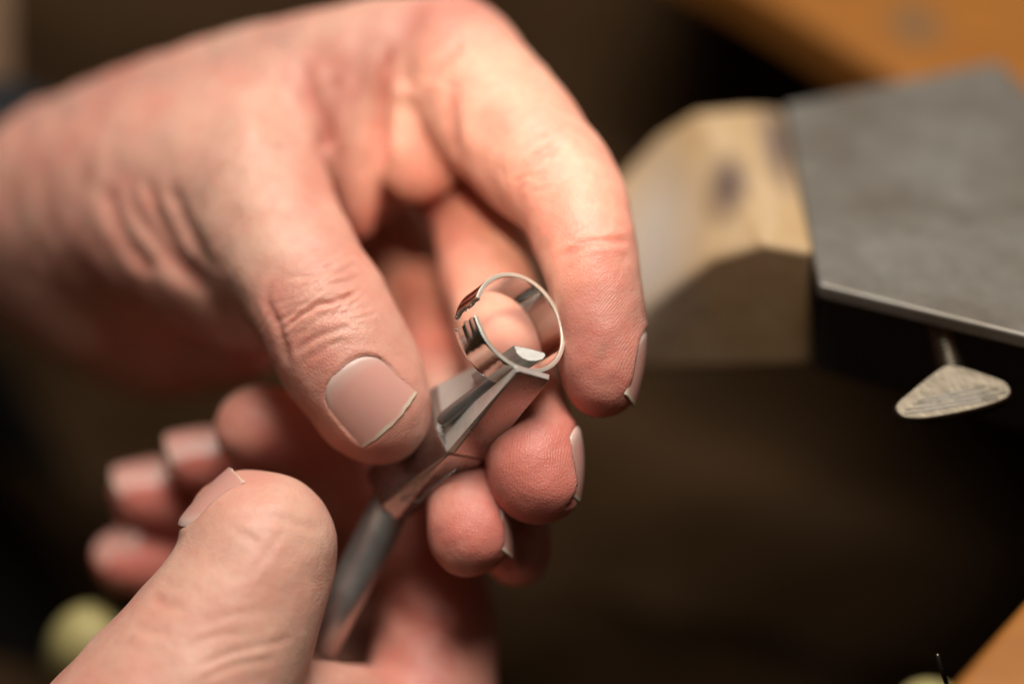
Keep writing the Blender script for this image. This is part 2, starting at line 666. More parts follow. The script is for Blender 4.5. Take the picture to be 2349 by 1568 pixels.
def build_head():
    bm = bmesh.new()
    loop = smooth_loop(HEAD, 3)
    cx, cy = 2180, 905
    rings = []
    for (sc, off) in ((0.955, -0.05), (0.985, 0.12), (1.0, 0.5), (0.995, 1.4), (0.93, 2.4), (0.78, 3.2), (0.5, 3.7)):
        rings.append([bm.verts.new(W(*head_pt(cx + (x - cx) * sc, cy + (y - cy) * sc, off))) for x, y in loop])
    n = len(loop)
    for a, b in zip(rings, rings[1:]):
        for k in range(n):
            bm.faces.new((a[k], a[(k + 1) % n], b[(k + 1) % n], b[k]))
    bm.faces.new(rings[0])
    bm.faces.new(rings[-1][::-1])
    hd = bm_obj("head", bm, M_ZINC, screw)
    for p in hd.data.polygons:
        if len(p.vertices) > 8:
            p.use_smooth = False
    # raised grip ridges across the face
    for (x0, y0, x1, y1) in ((2092, 929, 2290, 894), (2076, 941, 2306, 902), (2075, 950, 2290, 914), (2105, 921, 2262, 886)):
        pts = [head_pt(x0 + (x1 - x0) * t, y0 + (y1 - y0) * t, -0.08) for t in (0, .25, .5, .75, 1)]
        tube("grip_ridge", pts, [0.1, 0.19, 0.21, 0.19, 0.1], M_POST, screw, 8)


build_head()


# the wooden bench pin
def build_pin():
    k1 = tuple(to_world(P(1672, 425, 50)))
    k2 = tuple(to_world(P(1785, 330, 62)))
    k3 = tuple(to_world(P(1480, 560, 55)))
    mat = make_wood("worn_pin_wood", (0.53, 0.39, 0.25), (0.34, 0.195, 0.065), (55, 14, 40), (0.2, 0.3, -0.5), 0.75,
                    [(k1, (0.0065, 0.016, 0.016), (0.11, 0.07, 0.055)), (k2, (0.0055, 0.026, 0.026), (0.11, 0.07, 0.055)),
                     (k3, (0.013, 0.034, 0.03), (0.34, 0.29, 0.25))])
    a = P(1794, 246, 74); a2 = P(1700, 243, 74); b = P(1866, 574, 28); c = P(1600, 252, 75)
    e = P(1500, 315, 80); f = P(1405, 420, 84)
    i = P(1866, 843, 46)
    pn = np.cross(i - b, P(1480, 700, 50) - b)

    def on_front(x, y):
        q0, q1 = P(x, y, 0), P(x, y, 100)
        t = (b - q0).dot(pn) / (q1 - q0).dot(pn)
        return q0 + (q1 - q0) * t
    d = on_front(1625, 590); g = on_front(1476, 702); h = on_front(1400, 775)
    bl = on_front(1400, 856)
    pts = [a, a2, b, c, d, e, f, g, h, on_front(1750, 553), i, bl, down(a, 30), down(e, 26), down(f, 22)]
    o = hull("bench_pin", pts, mat, None, 0.0045, 7)
    o["label"] = "worn pale wooden bench pin with dark knots, jutting from the steel plate"
    o["category"] = "bench pin"


build_pin()

# ------------------------------------------------------------------ the clamp tool
tool = empty("ring_clamp", PW(1040, 1040, 0), "slim steel ring clamp with split jaws and round rod handle", "hand tool")
hull("clamp_body", [P(1030, 1040, 4.0), P(1113, 1053, 8.5), P(1060, 900, 20), P(985, 900, 17), P(870, 1160, 15), P(938, 1187, 19), P(930, 1060, 27), P(835, 1085, 24),
                    P(1000, 985, 8), P(905, 1192, 17)], M_STEEL, tool, 0.0005)
nj = hull("near_jaw", [P(1187, 837, -6.0), P(1262, 859, -2.2), P(1187, 850, -7.6), P(1260, 871, -3.8), P(1113, 1053, 8.0), P(1042, 1039, 3.6), P(1024, 1037, 4.4),
                       P(1019, 980, 9.5), P(1028, 976, 9.8), P(1178, 852, 0.5), P(1256, 872, 3), P(1112, 1042, 13)], M_STEEL, tool, 0.00025)
nj.data.materials.append(M_GROUND)
for f in nj.data.polygons:
    nl = (f.normal.dot(RIGHT), f.normal.dot(UP), f.normal.dot(FWD))
    if (nl[0] < -0.25 and nl[1] > -0.2) or nl[1] > 0.55:
        f.material_index = 1
hull("far_jaw", [P(1009, 881, 13), P(1110, 836, 9), P(1125, 864, 6), P(1021, 943, 9), P(1003, 882, 13.4), P(1012, 950, 9.2), P(986, 893, 17), P(1105, 830, 15), P(986, 965, 15),
                 P(1003, 985, 10), P(1040, 985, 12)], M_GROUND, tool, 0.0003)
# thin dark line laid on the front face of the body
tube("dark_line", [P(918, 1146, 12.9), P(962, 1150, 11.9), P(985, 1122, 10.2), P(1046, 1076, 6.7)], [0.12, 0.2, 0.2, 0.12], M_DARKPIN, tool, 8)
# half-round post inside the ring
D = [(1178, 791), (1215, 798), (1250, 808), (1253, 815), (1246, 824), (1230, 828), (1212, 827), (1196, 820), (1185, 809)]
dv = np.array([-7.6, -5.2, 8.5])
front = [P(x, y, -2.2 + (y - 810) * -0.05) for x, y in D]
hull("half_round_bar", front + [p + dv for p in front], M_POST, tool, 0.0002, 2)
pin_pts = [P(1008 + (1160 - 1008) * t, 969 + (853 - 969) * t, 7.6 - 7.0 * t) for t in (0, .015, .05, .1, .3, .5, .7, .85, 1)]
tube("spring_pin", pin_pts, [0.35, 0.85, 1.2, 1.32, 1.34, 1.3, 1.22, 1.15, 1.1], M_DARKPIN, tool, 24)
tube("rod_handle", [P(930, 1095, 20), P(885, 1175, 20), P(860, 1230, 20.5), P(800, 1350, 21), P(733, 1484, 22), P(728, 1493, 22)],
     [R(44), R(50), R(49), R(48), R(47), R(38)], M_ROD, tool, 40)
adopt(tool); adopt(holder); adopt(screw)


# ------------------------------------------------------------------ the ring, cut open
def build_ring():
    ax = np.array([-0.552, -0.402, 0.731]); ax /= np.linalg.norm(ax)
    e1 = np.array([0.59, -0.81, 0.0]); e1 -= ax * e1.dot(ax); e1 /= np.linalg.norm(e1)
    e2 = np.cross(ax, e1)
    c0 = P(1196, 739, 0.0)
    RO, TH, BW = 9.45, 0.8, 6.7
    # the gap faces left in the picture
    def ang(x, y):
        q = P(x, y, 0.0) - c0
        A = np.array([[e1[0], e2[0]], [e1[1], e2[1]]])
        s = np.linalg.solve(A, q[:2])
        return math.atan2(s[1], s[0])
    a0, a1 = ang(1093, 683), ang(1086, 722)   # upper end, lower end
    while a1 < a0: a1 += 2 * math.pi
    if a1 - a0 < math.pi:                      # go the long way round
        a0, a1 = a1, a0 + 2 * math.pi
    N, K = 160, 12
    rnd = random.Random(3)
    ends = {}
    for side in (0, 1):
        ends[side] = [0.03 * rnd.uniform(-1, 1) + (0.05 if side == 0 else 0.0) * 0 for _ in range(K + 1)]
    root = empty("finger_ring", W(*c0), "polished silver ring band, cut open, gripped in the clamp jaws", "ring")
    prof = []   # (radius offset, axial) closed loop of the band's section
    rr = 0.12
    secs = []
    for k in range(K + 1):
        secs.append((0.0, rr + (BW - 2 * rr) * k / K))
    inner = [(-TH, z) for (_, z) in reversed(secs)]
    loop = secs + [(-rr * .3, BW - rr * .3), (-TH / 2, BW), (-TH + rr * .3, BW - rr * .3)] + inner + [(-TH + rr * .3, rr * .3), (-TH / 2, 0), (-rr * .3, rr * .3)]
    L = len(loop)
    bm = bmesh.new()
    rows = []
    for i in range(N + 1):
        t = i / N
        row = []
        for (dr, z) in loop:
            k = z / BW
            lo = a0 + 0.05 * math.sin(9 * k + 1) * k + 0.035 * math.sin(23 * k)
            hi = a1 - 0.03 * math.sin(11 * k + .4) - 0.02 * math.sin(31 * k + 2)
            if k > 0.9:
                hi += 0.10 * (k - 0.9) / 0.1
            a = lo + (hi - lo) * t
            r = RO + dr
            # slightly out of round, the two ends pulled a little
            r *= 1 + 0.012 * math.cos(2 * a + 0.6) + 0.03 * max(0, (0.06 - t) / 0.06) ** 2
            z2 = z + 0.16 * math.sin(2 * a)
            row.append(bm.verts.new(W(*(c0 + r * (math.cos(a) * e1 + math.sin(a) * e2) + ax * z2))))
        rows.append(row)
    rim_ids = set(range(K + 1 + 3 + K + 1, L)) | set(range(K + 1, K + 4)) | {K, L - 1}
    for i in range(N):
        for j in range(L):
            f = bm.faces.new((rows[i][j], rows[i][(j + 1) % L], rows[i + 1][(j + 1) % L], rows[i + 1][j]))
            f.material_index = 1 if (j in rim_ids or j == 2 * K + 4) else 0
    for row, s in ((rows[0], 1), (rows[-1], -1)):
        for k in range(K):
            f = bm.faces.new((row[k], row[k + 1], row[2 * K + 4 - k - 1 + 0], row[2 * K + 4 - k]))
            f.material_index = 2
    o = bm_obj("band", bm, M_RING, root)
    o.data.materials.append(M_RIM)
    o.data.materials.append(M_ROUGH)
    bevel(o, 0.00006, 2, 50)
    # crumbs of torn metal on both cut ends
    for row, nb in ((rows, 0),):
        pass
    for end, a, cnt in ((0, a0, 16), (1, a1, 9)):
        bm = bmesh.new()
        for q in range(cnt):
            z = rnd.uniform(0.3, BW - 0.2)
            k = z / BW
            aa = (a0 + 0.05 * math.sin(9 * k + 1) * k + 0.035 * math.sin(23 * k)) if end == 0 else (a1 - 0.03 * math.sin(11 * k + .4) - 0.02 * math.sin(31 * k + 2) + (0.10 * (k - 0.9) / 0.1 if k > .9 else 0))
            r = RO - TH * rnd.uniform(0.1, 0.9)
            r *= 1 + 0.012 * math.cos(2 * aa + 0.6) + (0.03 if end == 0 else 0)
            p = c0 + r * (math.cos(aa) * e1 + math.sin(aa) * e2) + ax * z
            s = rnd.uniform(0.10, 0.26)
            for vtx in bmesh.ops.create_icosphere(bm, subdivisions=1, radius=1)["verts"]:
                dd = np.array(vtx.co[:]) * s * np.array([rnd.uniform(.6, 1.3) for _ in range(3)])
                vtx.co = W(*(p + dd))
        b = bm_obj("torn_edge", bm, M_ROUGH, root, smooth=False)
        b["kind"] = "stuff"
    adopt(root)


build_ring()

# ------------------------------------------------------------------ hands (signed distance fields turned into one skin mesh each)
def spline(nodes, sub=4):
    """nodes (x,y,w,rpx) -> list of (mm point, mm radius)"""
    a = [np.array([*P(x, y, w), R(r, w)]) for x, y, w, r in nodes]
    if len(a) == 2:
        return [(q[:3], q[3]) for q in a]
    out = []
    n = len(a)
    for i in range(n - 1):
        p0, p1, p2, p3 = a[max(i - 1, 0)], a[i], a[i + 1], a[min(i + 2, n - 1)]
        for k in range(sub):
            t = k / sub
            out.append(0.5 * (2 * p1 + (p2 - p0) * t + (2 * p0 - 5 * p1 + 4 * p2 - p3) * t * t + (3 * p1 - p0 - 3 * p2 + p3) * t ** 3))
    out.append(a[-1])
    return [(q[:3], q[3]) for q in out]


def smin(a, b, k):
    if k <= 0:
        return np.minimum(a, b)
    h = np.maximum(k - np.abs(a - b), 0) / k
    return np.minimum(a, b) - h * h * k * 0.25


class Field:
    def __init__(self, lo, hi, vox):
        self.lo, self.vox = np.array(lo, float), vox
        self.n = np.ceil((np.array(hi) - self.lo) / vox).astype(int)
        self.ax = [self.lo[k] + vox * np.arange(self.n[k]) for k in range(3)]
        self.d = np.full(self.n, 40.0, np.float32)

    def seg(self, out, a, b, ra, rb, k, margin=9.0):
        m = margin + max(ra, rb)
        i0 = np.clip(np.floor((np.minimum(a, b) - m - self.lo) / self.vox).astype(int), 0, self.n)
        i1 = np.clip(np.ceil((np.maximum(a, b) + m - self.lo) / self.vox).astype(int) + 1, 0, self.n)
        if np.any(i1 <= i0):
            return
        sl = tuple(slice(p, q) for p, q in zip(i0, i1))
        X = (self.ax[0][sl[0]][:, None, None] - a[0]).astype(np.float32)
        Y = (self.ax[1][sl[1]][None, :, None] - a[1]).astype(np.float32)
        Z = (self.ax[2][sl[2]][None, None, :] - a[2]).astype(np.float32)
        ba = b - a
        L = float(ba.dot(ba)) + 1e-9
        h = np.clip((X * ba[0] + Y * ba[1] + Z * ba[2]) / L, 0, 1)
        d = np.sqrt((X - h * ba[0]) ** 2 + (Y - h * ba[1]) ** 2 + (Z - h * ba[2]) ** 2) - (ra + (rb - ra) * h)
        out[sl] = smin(out[sl], d, k)

    def chain(self, nodes, k_in=1.5, sub=4):
        g = np.full(self.n, 40.0, np.float32)
        s = spline(nodes, sub)
        for (p, r), (q, t) in zip(s, s[1:]):
            self.seg(g, p, q, r, t, k_in)
        return g

    def add(self, nodes, k, k_in=1.5, sub=4):
        self.d = smin(self.d, self.chain(nodes, k_in, sub), k)


def seg_dist2(x, y, poly):
    best = np.full(x.shape, 1e9)
    along = np.zeros(x.shape)
    tot = sum(math.dist(a, b) for a, b in zip(poly, poly[1:]))
    acc = 0.0
    for a, b in zip(poly, poly[1:]):
        dx, dy = b[0] - a[0], b[1] - a[1]
        L = math.hypot(dx, dy)
        t = np.clip(((x - a[0]) * dx + (y - a[1]) * dy) / (L * L), 0, 1)
        d = np.hypot(x - a[0] - t * dx, y - a[1] - t * dy)
        m = d < best
        best = np.where(m, d, best)
        along = np.where(m, (acc + t * L) / tot, along)
        acc += L
    return best, along


def curve2(poly, sub=6):
    out = []
    n = len(poly)
    p = [np.array(q, float) for q in poly]
    for i in range(n - 1):
        p0, p1, p2, p3 = p[max(i - 1, 0)], p[i], p[i + 1], p[min(i + 2, n - 1)]
        for k in range(sub):
            t = k / sub
            out.append(tuple(0.5 * (2 * p1 + (p2 - p0) * t + (2 * p0 - 5 * p1 + 4 * p2 - p3) * t * t + (3 * p1 - p0 - 3 * p2 + p3) * t ** 3)))
    out.append(tuple(p[-1]))
    return out


def vert_normals(v, q):
    a, b, c, d = v[q[:, 0]], v[q[:, 1]], v[q[:, 2]], v[q[:, 3]]
    fn = np.cross(c - a, d - b)
    n = np.zeros_like(v)
    for k in range(4):
        np.add.at(n, q[:, k], fn)
    return n / (np.linalg.norm(n, axis=1, keepdims=True) + 1e-12)


def norm(v):
    v = np.array(v, float)
    return v / np.linalg.norm(v)


def mesh_from_field(F, smooth_it=2, subdiv=1):
    G = vdb.FloatGrid(40.0)
    G.copyFromArray(F.d)
    p, q = G.convertToQuads(0.0)
    v = p.astype(float) * F.vox + F.lo
    q = q.astype(int)
    # orientation outward
    n = vert_normals(v, q)
    c = np.round((v + n * 1.2 - F.lo) / F.vox).astype(int)
    c = np.clip(c, 0, F.n - 1)
    if (F.d[c[:, 0], c[:, 1], c[:, 2]]).mean() < 0:
        q = q[:, ::-1]
    e = np.vstack([q[:, [0, 1]], q[:, [1, 2]], q[:, [2, 3]], q[:, [3, 0]]])
    for _ in range(smooth_it):
        s = np.zeros_like(v); cn = np.zeros(len(v))
        np.add.at(s, e[:, 0], v[e[:, 1]]); np.add.at(cn, e[:, 0], 1)
        np.add.at(s, e[:, 1], v[e[:, 0]]); np.add.at(cn, e[:, 1], 1)
        v = v * 0.5 + 0.5 * s / cn[:, None]
    me = bpy.data.meshes.new("tmp")
    me.from_pydata(v.tolist(), [], q.tolist())
    if subdiv:
        o = bpy.data.objects.new("tmp", me)
        COL.objects.link(o)
        m = o.modifiers.new("s", 'SUBSURF')
        m.levels = subdiv
        dg = bpy.context.evaluated_depsgraph_get()
        ev = o.evaluated_get(dg).to_mesh()
        nv, nf = len(ev.vertices), len(ev.polygons)
        vv = np.empty(nv * 3, np.float32); ev.vertices.foreach_get("co", vv)
        qq = np.empty(nf * 4, np.int32); ev.polygons.foreach_get("vertices", qq)
        v, q = vv.reshape(-1, 3).astype(float), qq.reshape(-1, 4).astype(int)
        bpy.data.objects.remove(o)
    bpy.data.meshes.remove(me)
    return v, q


def build_hand(name, label, F, creases, bumps, tones, pads, nails, jitter=0.12, strength=0.68):
    v, q = mesh_from_field(F)
    n = vert_normals(v, q)
    f = (DIST + v[:, 2]) / DIST
    px = v[:, 0] / f * S + 1174.5
    py = 784.0 - v[:, 1] / f * S
    # which vertices does the camera see (coarse depth map)
    B = 8.0
    bx = np.clip(((px + 800) / B).astype(int), 0, 499); by = np.clip(((py + 800) / B).astype(int), 0, 499)
    zb = np.full((500, 500), 1e9)
    np.minimum.at(zb, (bx, by), v[:, 2])
    zm = zb.copy()
    for dx in (-1, 0, 1):
        for dy in (-1, 0, 1):
            zm = np.minimum(zm, np.roll(np.roll(zb, dx, 0), dy, 1))
    vis = np.clip(1 - (v[:, 2] - zm[bx, by] - 4.0) / 3.0, 0, 1)
    vis *= np.clip(0.5 - n[:, 2] * 2.5, 0, 1)
    disp = np.zeros(len(v))
    for poly, width, depth in creases:
        c = curve2(poly)
        xs = [a for a, _ in c]; ys = [b for _, b in c]
        sel = np.where((px > min(xs) - 90) & (px < max(xs) + 90) & (py > min(ys) - 90) & (py < max(ys) + 90) & (vis > 0))[0]
        d, t = seg_dist2(px[sel], py[sel], c)
        d = d / S
        taper = np.clip(np.minimum(t, 1 - t) / 0.22, 0, 1)
        taper = taper * taper * (3 - 2 * taper)
        g = -np.exp(-(d / width) ** 2) + 0.45 * np.exp(-((d - 1.9 * width) / (1.1 * width)) ** 2)
        disp[sel] += strength * depth * g * taper * vis[sel]
    for (x, y, rx, ry, rot, h) in bumps:
        ca, sa = math.cos(rot), math.sin(rot)
        X = (px - x) * ca + (py - y) * sa; Y = -(px - x) * sa + (py - y) * ca
        disp += h * np.exp(-(X / rx) ** 2 - (Y / ry) ** 2) * vis
    # low wandering relief so no surface is perfectly smooth
    rng = np.random.default_rng(5)
    for k in range(26):
        wv = rng.normal(size=3); wv /= np.linalg.norm(wv)
        wl = rng.uniform(3.0, 14.0)
        disp += jitter * (wl / 12) * 0.32 * np.sin(v @ wv * 2 * math.pi / wl + rng.uniform(0, 6.28))
    v = v + n * disp[:, None]
    # nails: press the bed in, lift the folds
    nail_specs = []
    for nl in nails:
        c = P(*nl["at"]); nn = norm(nl["normal"]); t = norm(nl["axis"]); t = norm(t - nn * t.dot(nn)); x = np.cross(nn, t)
        rel = v - c
        X, T, H = rel @ x, rel @ t, rel @ nn
        near = (np.abs(X) < nl["W"]) & (np.abs(T) < nl["L"]) & (H > -nl["R"]) & (H < 14)
        core = near & (np.abs(X) < 1.2) & (np.abs(T) < 1.2)
        hc = np.percentile(H[core], 80)
        ft = near & (np.abs(X) < nl["W"] * 0.46) & (T > -nl["L"] * 0.55) & (T < nl["L"] * 0.5 - nl.get("over", 2.5)) & (np.abs(H - hc) < 6) & (n @ nn > 0.15)
        M = np.stack([np.ones(ft.sum()), X[ft], T[ft], X[ft] ** 2, T[ft] ** 2], 1)
        co = np.linalg.lstsq(M, H[ft], rcond=None)[0]
        co[3] = min(co[3], -1 / (2 * nl["Rc"] * 1.1)); co[4] = min(max(co[4], -1 / (2 * nl["Rl"])), -1 / 160.0)
        co[0] = np.mean(H[ft] - M[:, 1:] @ co[1:])
        nail_specs.append((nl, c, nn, t, x, co))
        hn = co[0] + co[1] * X + co[2] * T + co[3] * X ** 2 + co[4] * T ** 2
        base = -nl["L"] / 2
        qx = np.abs(X) / (nl["W"] / 2)
        qt = np.where(T < 0, np.clip(-T / (nl["L"] / 2), 0, 9), 0)
        qd = (qx ** 2.6 + qt ** 2.6) ** (1 / 2.6)
        inside = near & (qd < 1.02) & (T < nl["L"] / 2 + 3)
        tgt = hn + 0.04 - 0.20 * np.clip((1 - qd) / 0.10, 0, 1)
        dd = np.where(inside, np.minimum(0, tgt - H), 0)
        dd = np.maximum(dd, -3.0)
        ring = near & (qd >= 1.0) & (qd < 1.6) & (T < nl["L"] / 2 - 0.5)
        fold = 0.24 * np.exp(-((qd - 1.10) / 0.16) ** 2) * np.clip((nl["L"] / 2 - T) / 3, 0, 1)
        facing = np.clip((n @ nn) * 2, 0, 1)
        dd = dd * facing + np.where(ring, fold, 0) * facing
        v = v + nn * dd[:, None]
    root_pos = to_world(v.mean(0))
    hand = bpy.data.objects.new(name, bpy.data.meshes.new(name))
    COL.objects.link(hand)
    hand.location = root_pos
    me = hand.data
    vw = to_world(v) - root_pos
    me.vertices.add(len(v)); me.vertices.foreach_set("co", vw.astype(np.float32).ravel())
    me.loops.add(len(q) * 4); me.loops.foreach_set("vertex_index", q.astype(np.int32).ravel())
    me.polygons.add(len(q)); me.polygons.foreach_set("loop_start", np.arange(0, 4 * len(q), 4, dtype=np.int32))
    me.polygons.foreach_set("loop_total", np.full(len(q), 4, np.int32))
    me.update(calc_edges=True)
    me.validate()
    me.polygons.foreach_set("use_smooth", [True] * len(me.polygons))
    me.materials.append(M_SKIN)
    tone = np.full(len(v), 0.40)
    for (x, y, w, r, a) in tones:
        d = np.linalg.norm(v - P(x, y, w), axis=1)
        tone += a * np.exp(-(d / r) ** 2)
    for poly, width, depth in creases:
        pass
    tone += np.clip(-disp, 0, 0.6) * 0.4
    rid = np.zeros(len(v)); msk = np.zeros(len(v))
    for (cx, cy, ctr, rad, fx, fy) in pads:
        m = np.exp(-((np.hypot(px - cx, py - cy) / rad) ** 4)) * (vis > 0)
        best = m > msk
        rid = np.where(best, np.hypot(px - fx, py - fy) / S / 0.46, rid)
        msk = np.maximum(msk, m)
    for nm, arr in (("tone", tone), ("ridge", rid), ("pad", msk)):
        at = me.attributes.new(nm, 'FLOAT', 'POINT')
        at.data.foreach_set("value", arr.astype(np.float32))
    hand["label"] = label
    hand["category"] = "hand"
    for nl, c, nn, t, x, co in nail_specs:
        build_nail(hand, nl, c, nn, t, x, co)
    adopt(hand)
    return hand


def build_nail(hand, nl, c, nn, t, x, co):
    NU, NV = 28, 30
    verts, edge, lun, acr = [], [], [], []
    rnd = random.Random(int(nl["at"][0]))
    jag = [rnd.uniform(-0.12, 0.12) for _ in range(NU + 1)]
    thick = 0.30
    for layer in (0, 1):
        for i in range(NU + 1):
            s = -1 + 2 * i / NU
            X = s * nl["W"] / 2 * 1.03
            bt = -nl["L"] / 2 * (1 - abs(s) ** 2.6) ** (1 / 2.6)
            ft = nl["L"] / 2 - nl.get("round", 1.0) * s * s + nl.get("skew", 0.0) * s + jag[i] * 0.6
            for j in range(NV + 1):
                u = j / NV
                T = bt + (ft - bt) * u
                H = co[0] + co[1] * X + co[2] * T + co[3] * X * X + co[4] * T * T - 0.05
                H -= 0.35 * max(0, 1 - u / 0.10) ** 2 + 0.35 * abs(s) ** 10
                H += (0.10 if layer == 0 else 0.10 - thick)
                p = c + x * X + t * T + nn * H
                verts.append(W(*p))
                ed = (T - (ft - nl.get("free", 1.1) - 0.15 * math.sin(7 * s))) / 0.25
                edge.append(min(1, max(0, ed, (abs(s) - 0.9) * 8 if u > nl.get("lat", 2) else 0)))
                lun.append(max(0, 1 - (T - bt + 1.2 * s * s) / (0.26 * nl["L"])))
                acr.append(X * 2.0)
    n1 = (NU + 1) * (NV + 1)
    faces = []
    for i in range(NU):
        for j in range(NV):
            a = i * (NV + 1) + j
            faces.append((a, a + NV + 1, a + NV + 2, a + 1))
            faces.append((n1 + a, n1 + a + 1, n1 + a + NV + 2, n1 + a + NV + 1))
    for i in range(NU):
        a = i * (NV + 1)
        b = a + NV
        faces.append((a, n1 + a, n1 + a + NV + 1, a + NV + 1))
        faces.append((b, b + NV + 1, n1 + b + NV + 1, n1 + b))
    for j in range(NV):
        faces.append((j, j + 1, n1 + j + 1, n1 + j))
        a = NU * (NV + 1) + j
        faces.append((a, n1 + a, n1 + a + 1, a + 1))
    bm = bmesh.new()
    vs = [bm.verts.new(p) for p in verts]
    for f in faces:
        bm.faces.new([vs[k] for k in f])
    o = bm_obj("fingernail", bm, M_NAIL, hand)
    for nm, arr in (("edge", edge), ("lunula", lun), ("across", acr)):
        at = o.data.attributes.new(nm, 'FLOAT', 'POINT')
        at.data.foreach_set("value", np.array(arr, np.float32))
    bevel(o, 0.0001, 2, 50)


VOX = 0.8
# upper hand: thumb in front, index finger arching over, three fingertips below
A = Field((-135, -52, -24), (38, 80, 165), VOX)
A.add([(-330, 600, 125, 165), (-120, 535, 104, 162), (130, 440, 88, 176), (420, 300, 68, 180), (700, 205, 54, 168), (960, 130, 45, 140)], 6)
A.add([(80, 560, 96, 190), (330, 715, 82, 190), (480, 770, 74, 125), (560, 790, 66, 85)], 12)
A.add([(200, 520, 78, 180), (360, 540, 55, 180), (510, 640, 41, 138), (600, 740, 38, 70)], 18)
A.add([(450, 520, 80, 200), (800, 340, 78, 170), (930, 300, 78, 130)], 10)
A.add([(170, 440, 78, 150), (330, 405, 60, 165), (470, 395, 45, 168), (575, 430, 34, 160), (655, 578, 23, 152), (740, 722, 16, 153), (805, 835, 13, 147), (866, 940, 12, 126)], 14)
A.add([(560, 330, 44, 110), (700, 260, 52, 110), (800, 240, 54, 85), (870, 170, 50, 110)], 9)
A.add([(795, 190, 43, 85), (808, 300, 42, 66), (816, 400, 44, 54), (824, 470, 46, 40), (830, 520, 48, 24)], 3)
A.add([(945, 185, 41, 76), (960, 285, 41, 86), (965, 372, 43, 93)], 2.0)
A.add([(1000, 330, 72, 110), (1095, 490, 54, 102), (1120, 600, 44, 112), (1152, 750, 32, 104), (1198, 930, 17, 98), (1226, 1045, 9, 107), (1237, 1103, 7, 97)], 1.0)
A.add([(900, 420, 112, 90), (955, 600, 96, 66), (990, 780, 72, 80), (1045, 1010, 26, 86), (1076, 1180, 13, 90), (1079, 1228, 11, 92)], 1.0)
A.add([(850, 500, 112, 80), (900, 800, 88, 70), (1080, 1080, 48, 70), (1178, 1225, 25, 72), (1188, 1268, 23, 73)], 1.0)
A.add([(1035, 122, 42, 138), (1138, 262, 32, 150), (1228, 362, 23, 140), (1303, 445, 18, 123), (1335, 530, 14, 111), (1358, 612, 11, 103), (1376, 735, 9, 98), (1381, 835, 8, 90), (1380, 880, 8, 74)], 1.5)

creA = [
    ([(650, 765), (684, 729), (712, 712), (733, 699), (762, 694), (786, 683), (835, 664)], 0.42, 0.85),
    ([(690, 712), (735, 690), (790, 672)], 0.5, 0.3),
    ([(645, 645), (693, 626), (753, 620), (805, 628)], 0.7, 0.28),
    ([(672, 815), (717, 778), (774, 758), (820, 742)], 0.6, 0.35),
    ([(700, 830), (750, 795), (800, 778)], 0.6, 0.18),
    ([(628, 640), (613, 690), (640, 750), (655, 800), (668, 850)], 0.7, 0.35),
    ([(700, 670), (740, 650), (790, 655)], 0.6, 0.22),
    ([(740, 740), (800, 715), (860, 700)], 0.5, 0.2),
    ([(690, 560), (750, 575), (800, 570)], 1.0, 0.18),
    ([(284, 393), (306, 472), (350, 546), (415, 621), (503, 690)], 1.5, 1.35),
    ([(332, 393), (358, 481), (415, 581), (490, 657)], 1.5, 1.35),
    ([(385, 411), (420, 503), (463, 581), (500, 630)], 1.3, 0.9),
    ([(240, 406), (262, 481), (306, 568), (371, 644)], 1.6, 1.1),
        ([(697, 130), (705, 210), (738, 280), (752, 380)], 1.5, 1.1),
    ([(772, 160), (762, 260), (756, 360)], 1.3, 0.8),
    ([(640, 150), (650, 220), (690, 290)], 1.6, 0.5),
    ([(1185, 478), (1192, 415), (1227, 361), (1305, 325)], 0.9, 0.55),
    ([(1215, 470), (1222, 420), (1255, 380)], 0.8, 0.2),
    ([(1278, 608), (1311, 576), (1363, 553), (1455, 556)], 0.7, 0.7),
    ([(1300, 560), (1340, 540), (1400, 530)], 0.6, 0.2),
    ([(968, 192), (1016, 141), (1070, 92)], 1.1, 0.7),
    ([(1040, 170), (1034, 250), (1045, 370)], 1.2, 0.6),
    ([(905, 95), (882, 190), (874, 300), (878, 400)], 1.2, 1.3),
    ([(560, 210), (600, 260), (640, 330)], 2.0, 0.4),
    ([(470, 190), (540, 180), (620, 160)], 2.2, 0.35),
    ([(890, 470), (960, 480), (1040, 455)], 1.2, 0.4),
    ([(1040, 560), (1100, 590), (1190, 560)], 1.0, 0.3),
]
_r = random.Random(12)
for _ in range(46):
    cx, cy = _r.gauss(735, 52), _r.gauss(712, 62)
    an = math.radians(-28 + _r.gauss(0, 16)); ln = _r.uniform(22, 60)
    creA.append(([(cx - ln * math.cos(an), cy - ln * math.sin(an)), (cx + _r.uniform(-5, 5), cy + _r.uniform(-7, 7)), (cx + ln * math.cos(an), cy + ln * math.sin(an))], _r.uniform(0.3, 0.5), _r.uniform(0.06, 0.2)))
for _ in range(30):
    cx, cy = _r.choice(((1345, 575), (1245, 395), (1010, 150), (1120, 600))); cx += _r.gauss(0, 35); cy += _r.gauss(0, 30)
    an = math.radians(_r.gauss(-25, 35)); ln = _r.uniform(20, 45)
    creA.append(([(cx - ln * math.cos(an), cy - ln * math.sin(an)), (cx + _r.uniform(-5, 5), cy + _r.uniform(-7, 7)), (cx + ln * math.cos(an), cy + ln * math.sin(an))], _r.uniform(0.3, 0.5), _r.uniform(0.05, 0.16)))
bumpA = [(570, 300, 60, 70, 0, 1.6), (720, 675, 60, 26, -0.4, 0.5), (700, 740, 55, 22, -0.5, 0.45), (1180, 1090, 70, 90, 0, 0.3), (930, 215, 26, 22, 0.3, 0.9)]
